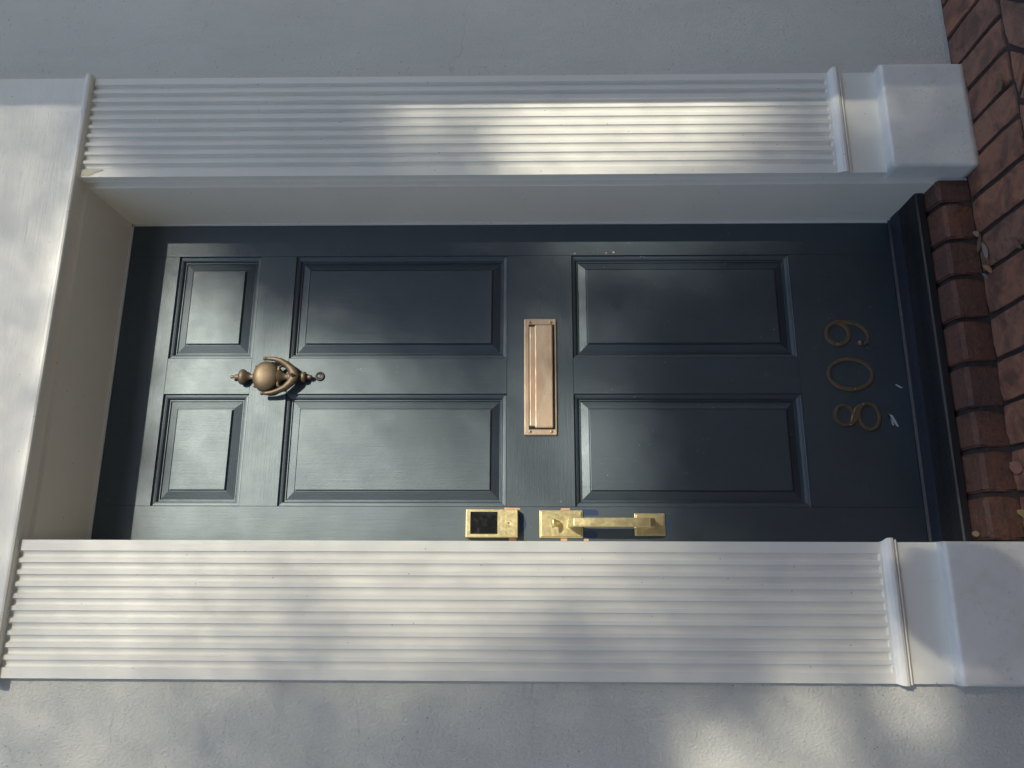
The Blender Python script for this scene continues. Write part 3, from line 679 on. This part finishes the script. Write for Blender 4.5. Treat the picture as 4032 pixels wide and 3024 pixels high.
# ---------------------------------------------------------------- the tree across the path with leaves placed to a set pattern of light on the wall
ANCH= [(1.007, 2.35, 0.343), (1.007, 2.282, 0.343), (1.006, 2.214, 0.343), (0.904, 2.333, 0.343), (0.903, 2.266, 0.343), (0.903, 2.198, 0.343), (0.803, 2.316, 0.343), (0.803, 2.249, 0.343), (0.803, 2.183, 0.343), (0.705, 2.299, 0.343), (0.705, 2.234, 0.343), (0.705, 2.168, 0.343), (0.61, 2.283, 0.353), (0.61, 2.218, 0.353), (0.517, 2.267, 0.364), (0.517, 2.203, 0.364), (0.426, 2.251, 0.381), (0.426, 2.188, 0.381), (0.337, 2.236, 0.392), (0.337, 2.174, 0.392), (0.25, 2.222, 0.409), (0.25, 2.16, 0.409), (0.166, 2.207, 0.42), (0.166, 2.146, 0.42), (0.083, 2.193, 0.42), (0.002, 2.179, 0.42), (-0.077, 2.166, 0.42), (-0.154, 2.153, 0.42), (-0.229, 2.14, 0.42), (-0.303, 2.127, 0.42), (-0.132, 2.116, 0.62), (-0.331, 2.084, 0.62), (-0.131, 1.862, 0.62), (-0.33, 1.837, 0.62), (-0.131, 1.652, 0.62), (-0.231, 1.642, 0.579), (-0.367, 1.68, 0.498), (-0.181, 1.522, 0.538), (-0.299, 1.502, 0.347), (-0.366, 1.487, 0.243), (-0.13, 1.358, 0.62), (-0.327, 1.348, 0.498), (-0.129, 1.181, 0.62), (-0.259, 1.177, 0.579), (-0.364, 1.174, 0.383), (-0.129, 1.025, 0.62), (-0.258, 1.024, 0.538), (-0.325, 0.943, 0.211), (-0.372, 0.924, 0.095), (-0.128, 0.818, 0.538), (-0.228, 0.82, 0.42), (-0.325, 0.843, 0.15), (-0.128, 0.694, 0.459), (-0.227, 0.688, 0.347), (-0.324, 0.672, 0.15), (-0.127, 0.57, 0.211), (-0.227, 0.556, 0.243), (-0.342, 0.564, 0.122), (-0.127, 0.468, 0.122), (-0.226, 0.455, 0.071), (-0.323, 0.463, 0.211), (-0.157, 0.348, 0.071), (-0.255, 0.347, 0.18), (-0.322, 0.353, 0.383), (-0.156, 0.256, 0.095), (-0.255, 0.257, 0.15), (-0.359, 0.268, 0.211), (-0.176, 0.207, 0.18), (-0.126, 0.141, 0.459), (-0.186, 0.118, 0.459), (-0.244, 0.125, 0.538), (-0.359, 0.14, 0.538), (-0.321, 0.155, 0.42), (-0.349, 0.07, 0.383), (-0.273, 0.059, 0.42), (-0.358, 0.003, 0.15), (-0.145, -0.05, 0.383), (-0.175, 0.056, 0.383), (-0.253, -0.013, 0.311), (-0.224, -0.087, 0.243), (-0.32, -0.052, 0.15), (-0.477, 2.042, 0.498), (-0.419, 1.846, 0.42), (-0.531, 1.832, 0.498), (-0.476, 1.941, 0.498), (-0.475, 1.688, 0.311), (-0.511, 1.574, 0.277), (-0.436, 1.439, 0.311), (-0.528, 1.383, 0.211), (-0.472, 1.286, 0.277), (-0.508, 1.185, 0.15), (-0.415, 1.087, 0.243), (-0.507, 1.036, 0.035), (-0.451, 0.937, 0.122), (-0.533, 0.888, 0.02), (-0.468, 0.788, 0.095), (-0.532, 0.771, 0.035), (-0.44, 0.658, 0.243), (-0.504, 0.642, 0.383), (-0.531, 0.585, 0.884), (-0.553, 0.547, 0.793), (-0.439, 0.5, 0.071), (-0.503, 0.485, 0.15), (-0.447, 0.392, 0.705), (-0.511, 0.388, 0.793), (-0.547, 0.372, 0.62), (-0.419, 0.29, 0.095), (-0.483, 0.278, 0.071), (-0.537, 0.235, 0.028), (-0.419, 0.221, 0.459), (-0.451, 0.176, 1.169), (-0.409, 0.191, 0.793), (-0.492, 0.152, 0.538), (-0.427, 0.085, 0.122), (-0.463, 0.031, 0.02), (-0.518, 0.078, 0.02), (-0.499, -0.022, 0.028), (-0.537, 0.168, 0.095), (1.0, 2.092, 0.007), (0.931, 2.083, 0.014), (0.864, 2.074, 0.232), (0.837, 2.088, 0.592), (0.863, 1.952, 0.014), (0.93, 1.875, 0.004), (0.997, 1.76, 0.004), (0.861, 1.747, 0.004), (0.928, 1.608, 0.004), (0.995, 1.516, 0.004), (0.859, 1.459, 0.004), (1.008, 1.37, 0.036), (0.926, 1.354, 0.014), (0.832, 1.362, 0.062), (1.0, 1.309, 0.694), (0.994, 1.297, 0.694), (0.925, 1.282, 0.543), (0.872, 1.292, 0.091), (0.832, 1.255, 0.401), (1.0, 1.188, 0.592), (0.986, 1.187, 0.447), (0.925, 1.198, 0.062), (0.871, 1.173, 0.157), (0.831, 1.148, 0.357), (0.992, 1.079, 0.694), (0.924, 1.078, 0.401), (0.857, 1.077, 0.494), (0.991, 0.934, 0.8), (0.922, 0.934, 0.8), (0.843, 0.935, 0.8), (0.976, 0.79, 0.8), (0.881, 0.792, 0.8), (0.828, 0.793, 0.642), (0.988, 0.669, 0.8), (0.92, 0.672, 0.746), (0.841, 0.675, 0.592), (0.987, 0.55, 0.8), (0.906, 0.554, 0.746), (0.84, 0.558, 0.494), (0.986, 0.43, 0.746), (0.905, 0.448, 0.494), (0.839, 0.441, 0.232), (0.972, 0.348, 0.401), (0.878, 0.344, 0.157), (0.985, 0.264, 0.157), (0.891, 0.26, 0.062), (0.838, 0.219, 0.062), (0.99, 0.12, 0.401), (0.943, 0.126, 0.232), (0.89, 0.131, 0.046), (0.837, 0.126, 0.036), (0.983, 0.003, 0.314), (0.929, -0.014, 0.272), (0.876, 0.028, 0.036), (0.968, -0.09, 0.123), (0.888, -0.056, 0.026), (0.914, -0.129, 0.036), (0.856, -0.005, 0.062), (0.836, -0.083, 0.157), (0.801, 2.097, 0.392), (0.718, 2.088, 0.678), (0.717, 1.971, 0.34), (0.772, 1.873, 0.077), (0.689, 1.814, 0.045), (0.609, 1.961, 0.803), (0.581, 1.806, 0.392), (0.582, 2.111, 1.0), (0.324, 2.093, 1.0), (0.081, 2.088, 1.0), (0.451, 1.983, 1.0), (0.201, 1.957, 1.0), (0.502, 1.799, 0.803), (0.451, 1.795, 1.0), (0.262, 1.792, 1.0), (0.082, 1.765, 1.0), (0.771, 1.691, 0.013), (0.771, 1.562, 0.009), (0.77, 1.369, 0.009), (0.769, 1.24, 0.013), (0.662, 1.684, 0.114), (0.581, 1.679, 0.392), (0.648, 1.556, 0.057), (0.554, 1.551, 0.197), (0.688, 1.43, 0.018), (0.581, 1.427, 0.077), (0.687, 1.303, 0.013), (0.554, 1.3, 0.057), (0.606, 1.201, 0.114), (0.438, 1.694, 0.933), (0.438, 1.545, 0.803), (0.437, 1.422, 0.502), (0.437, 1.298, 0.392), (0.437, 1.199, 0.392), (0.324, 1.662, 1.0), (0.177, 1.652, 1.0), (0.324, 1.479, 0.803), (0.177, 1.472, 0.933), (0.324, 1.332, 0.618), (0.178, 1.293, 0.803), (0.769, 1.151, 0.114), (0.687, 1.112, 0.242), (0.58, 1.075, 0.446), (0.45, 1.095, 0.74), (0.324, 1.095, 0.678), (0.178, 1.102, 0.678), (0.475, 1.039, 0.392), (0.059, 1.586, 1.0), (0.048, 1.29, 0.867), (0.048, 1.114, 0.803), (0.049, 0.939, 0.803), (0.038, 0.823, 0.678), (0.049, 0.729, 0.197), (0.05, 0.636, 0.154), (0.05, 0.532, 0.045), (0.741, 0.947, 0.559), (0.754, 0.794, 0.618), (0.726, 0.668, 0.502), (0.766, 0.539, 0.154), (0.659, 0.923, 0.077), (0.686, 0.796, 0.242), (0.658, 0.672, 0.114), (0.658, 0.547, 0.033), (0.553, 0.951, 0.559), (0.527, 0.865, 0.446), (0.579, 0.739, 0.077), (0.552, 0.616, 0.018), (0.578, 0.491, 0.009), (0.437, 0.941, 0.392), (0.437, 0.807, 0.057), (0.449, 0.684, 0.018), (0.424, 0.563, 0.013), (0.324, 0.944, 0.933), (0.349, 0.859, 0.678), (0.178, 0.936, 1.0), (0.25, 0.826, 0.74), (0.142, 0.842, 0.678), (0.25, 0.982, 1.0), (0.324, 0.763, 0.077), (0.202, 0.745, 0.045), (0.263, 0.634, 0.045), (0.131, 0.631, 0.057), (0.25, 0.516, 0.018), (0.324, 0.45, 0.009), (0.711, 0.355, 0.013), (0.449, 0.379, 0.005), (0.263, 0.337, 0.045), (0.143, 0.291, 0.018), (0.578, 0.244, 0.005), (0.203, 0.225, 0.018), (0.324, 0.152, 0.002), (0.085, 0.471, 0.013), (0.71, 0.167, 0.005), (0.085, 0.181, 0.002)]
def transmission(X, Z):
    sw = st = 0.
    for x, z, t in ANCH:
        d2 = (x-X)**2+(z-Z)**2
        if d2 > .25: continue
        w_ = math.exp(-d2/(2*.045**2))+2e-4*math.exp(-d2/.03)
        sw += w_; st += w_*t
    nz = noise.fractal(Vector((X*1.6, Z*1.6, 3.1)), 1.0, 2.0, 3)
    far = min(1, max(.12, .5+nz*.9))
    if Z < -.14: far = .06 if Z > -1.0 else .45
    if X > 1.15: far = .15
    w_ = sw/(sw+3e-9); return (st/sw*w_ if sw > 0 else 0)+far*(1-w_)
dS = Vector((.43, -1, .686))
rng = random.Random(11)
tree = empty('shade_tree', (6.0, -12.5, -.25), 'leafy green tree standing across the path in front of the house', 'tree')
lv = []; lf = []
def scatter(x0, x1, z0, z1, cell, l_, skip=None):
    w2 = l_*.44; a_leaf = l_*l_*.95*.78
    nx, nz_ = int(round((x1-x0)/cell)), int(round((z1-z0)/cell)); carry = 0.
    for i in range(nx):
        for j in range(nz_):
            x = x0+(i+.5)*cell; z = z0+(j+.5)*cell
            if skip and skip(x, z): continue
            T = transmission(x, z); lam = -math.log(max(T, .008))*cell*cell/a_leaf + carry
            k = int(lam+rng.random()*.999); carry = max(-1.5, min(1.5, lam-k))
            for _ in range(k):
                px, pz = x+(rng.random()-.5)*cell, z+(rng.random()-.5)*cell; t = rng.uniform(8.8, 12.0)
                c = Vector((px, P, pz))+dS*t
                nrm = (Vector((rng.gauss(0,1), rng.gauss(0,1), rng.gauss(0,1))).normalized()+SUN*1.7).normalized()
                u = nrm.orthogonal().normalized(); u = Matrix.Rotation(rng.random()*6.28, 3, nrm) @ u; v = nrm.cross(u); b = len(lv)
                lv.extend([tuple(c-u*l_), tuple(c-u*l_*.2+v*w2), tuple(c+u*l_*.5+v*w2*.8), tuple(c+u*l_), tuple(c+u*l_*.5-v*w2*.8), tuple(c-u*l_*.2-v*w2)])
                lf.append((b, b+1, b+2, b+3, b+4, b+5))
FX = (-.65, 1.12, -.35, 2.62)
scatter(FX[0], FX[1], FX[2], FX[3], .03, .019)
scatter(-1.9, 2.3, -2.6, 3.3, .09, .05, lambda x, z: FX[0] < x < FX[1] and FX[2] < z < FX[3])
print('leaves', len(lf))
me = bpy.data.meshes.new('crown'); me.from_pydata(lv, [], lf); link('crown', me, M_leaf, tree)
mb = MB()
def limb(a, b, r0, r1, wob=.12, n=9):
    a = Vector(a); b = Vector(b); pts = []; rad = []
    for i in range(n+1):
        t = i/n; p = a.lerp(b, t)
        if 0 < i < n: p += Vector((rng.gauss(0, wob), rng.gauss(0, wob), rng.gauss(0, wob*.5)))
        pts.append(p); rad.append(r0+(r1-r0)*t)
    tube(mb, pts, rad, 10)
top = Vector((5.8, -12.2, 5.0))
limb((6.0, -12.5, -.3), top, .20, .13, .05)
def sunpt(X, Z, t): return Vector((X, P, Z))+dS*t
for X, Z, t in [(1.6,-1.2,11), (1.9,.3,11), (1.8,1.6,11.5), (1.9,2.6,11.2), (-1.3,-1.6,10), (-.2,-1.4,11), (.6,-.9,10), (1.5,-.2,10.5)]:
    limb(top, sunpt(X, Z, t), .07, .012, .07)
mb.build('trunk', M_bark, tree)

# clipped shrub in a pot added out of view to cast the round shadow on the left plinth
top_c = Vector((-.235, P, .015))+dS*2.35
sh = empty('added_shadow_topiary', (top_c.x, top_c.y, ZF), 'unseen potted topiary shrub added to cast the round shadow on the left plinth', 'plant')
mb = MB()
for k in range(2600):
    v = Vector((rng.gauss(0,1), rng.gauss(0,1), rng.gauss(0,1))).normalized()*(rng.random()**.33)
    c = top_c+Vector((v.x*.125, v.y*.125, v.z*.15)); u = Vector((rng.gauss(0,1), rng.gauss(0,1), rng.gauss(0,1))).normalized(); w_ = u.orthogonal().normalized()
    mb.add([c-u*.016, c+w_*.008, c+u*.016, c-w_*.008], [(0,1,2,3)])
mb.build('crown', M_leaf, sh, recalc=False)
mb = MB(); limb((top_c.x, top_c.y, .2), tuple(top_c), .016, .012, .006); mb.build('trunk', M_bark, sh)
mb = MB(); mb.lathe((top_c.x, top_c.y, ZF+.004), (0,0,1), (1,0,0), [(.10,0), (.15,.30), (.165,.30), (.165,.36), (.14,.36), (.13,.32)], 32); mb.build('pot', M_pot, sh)
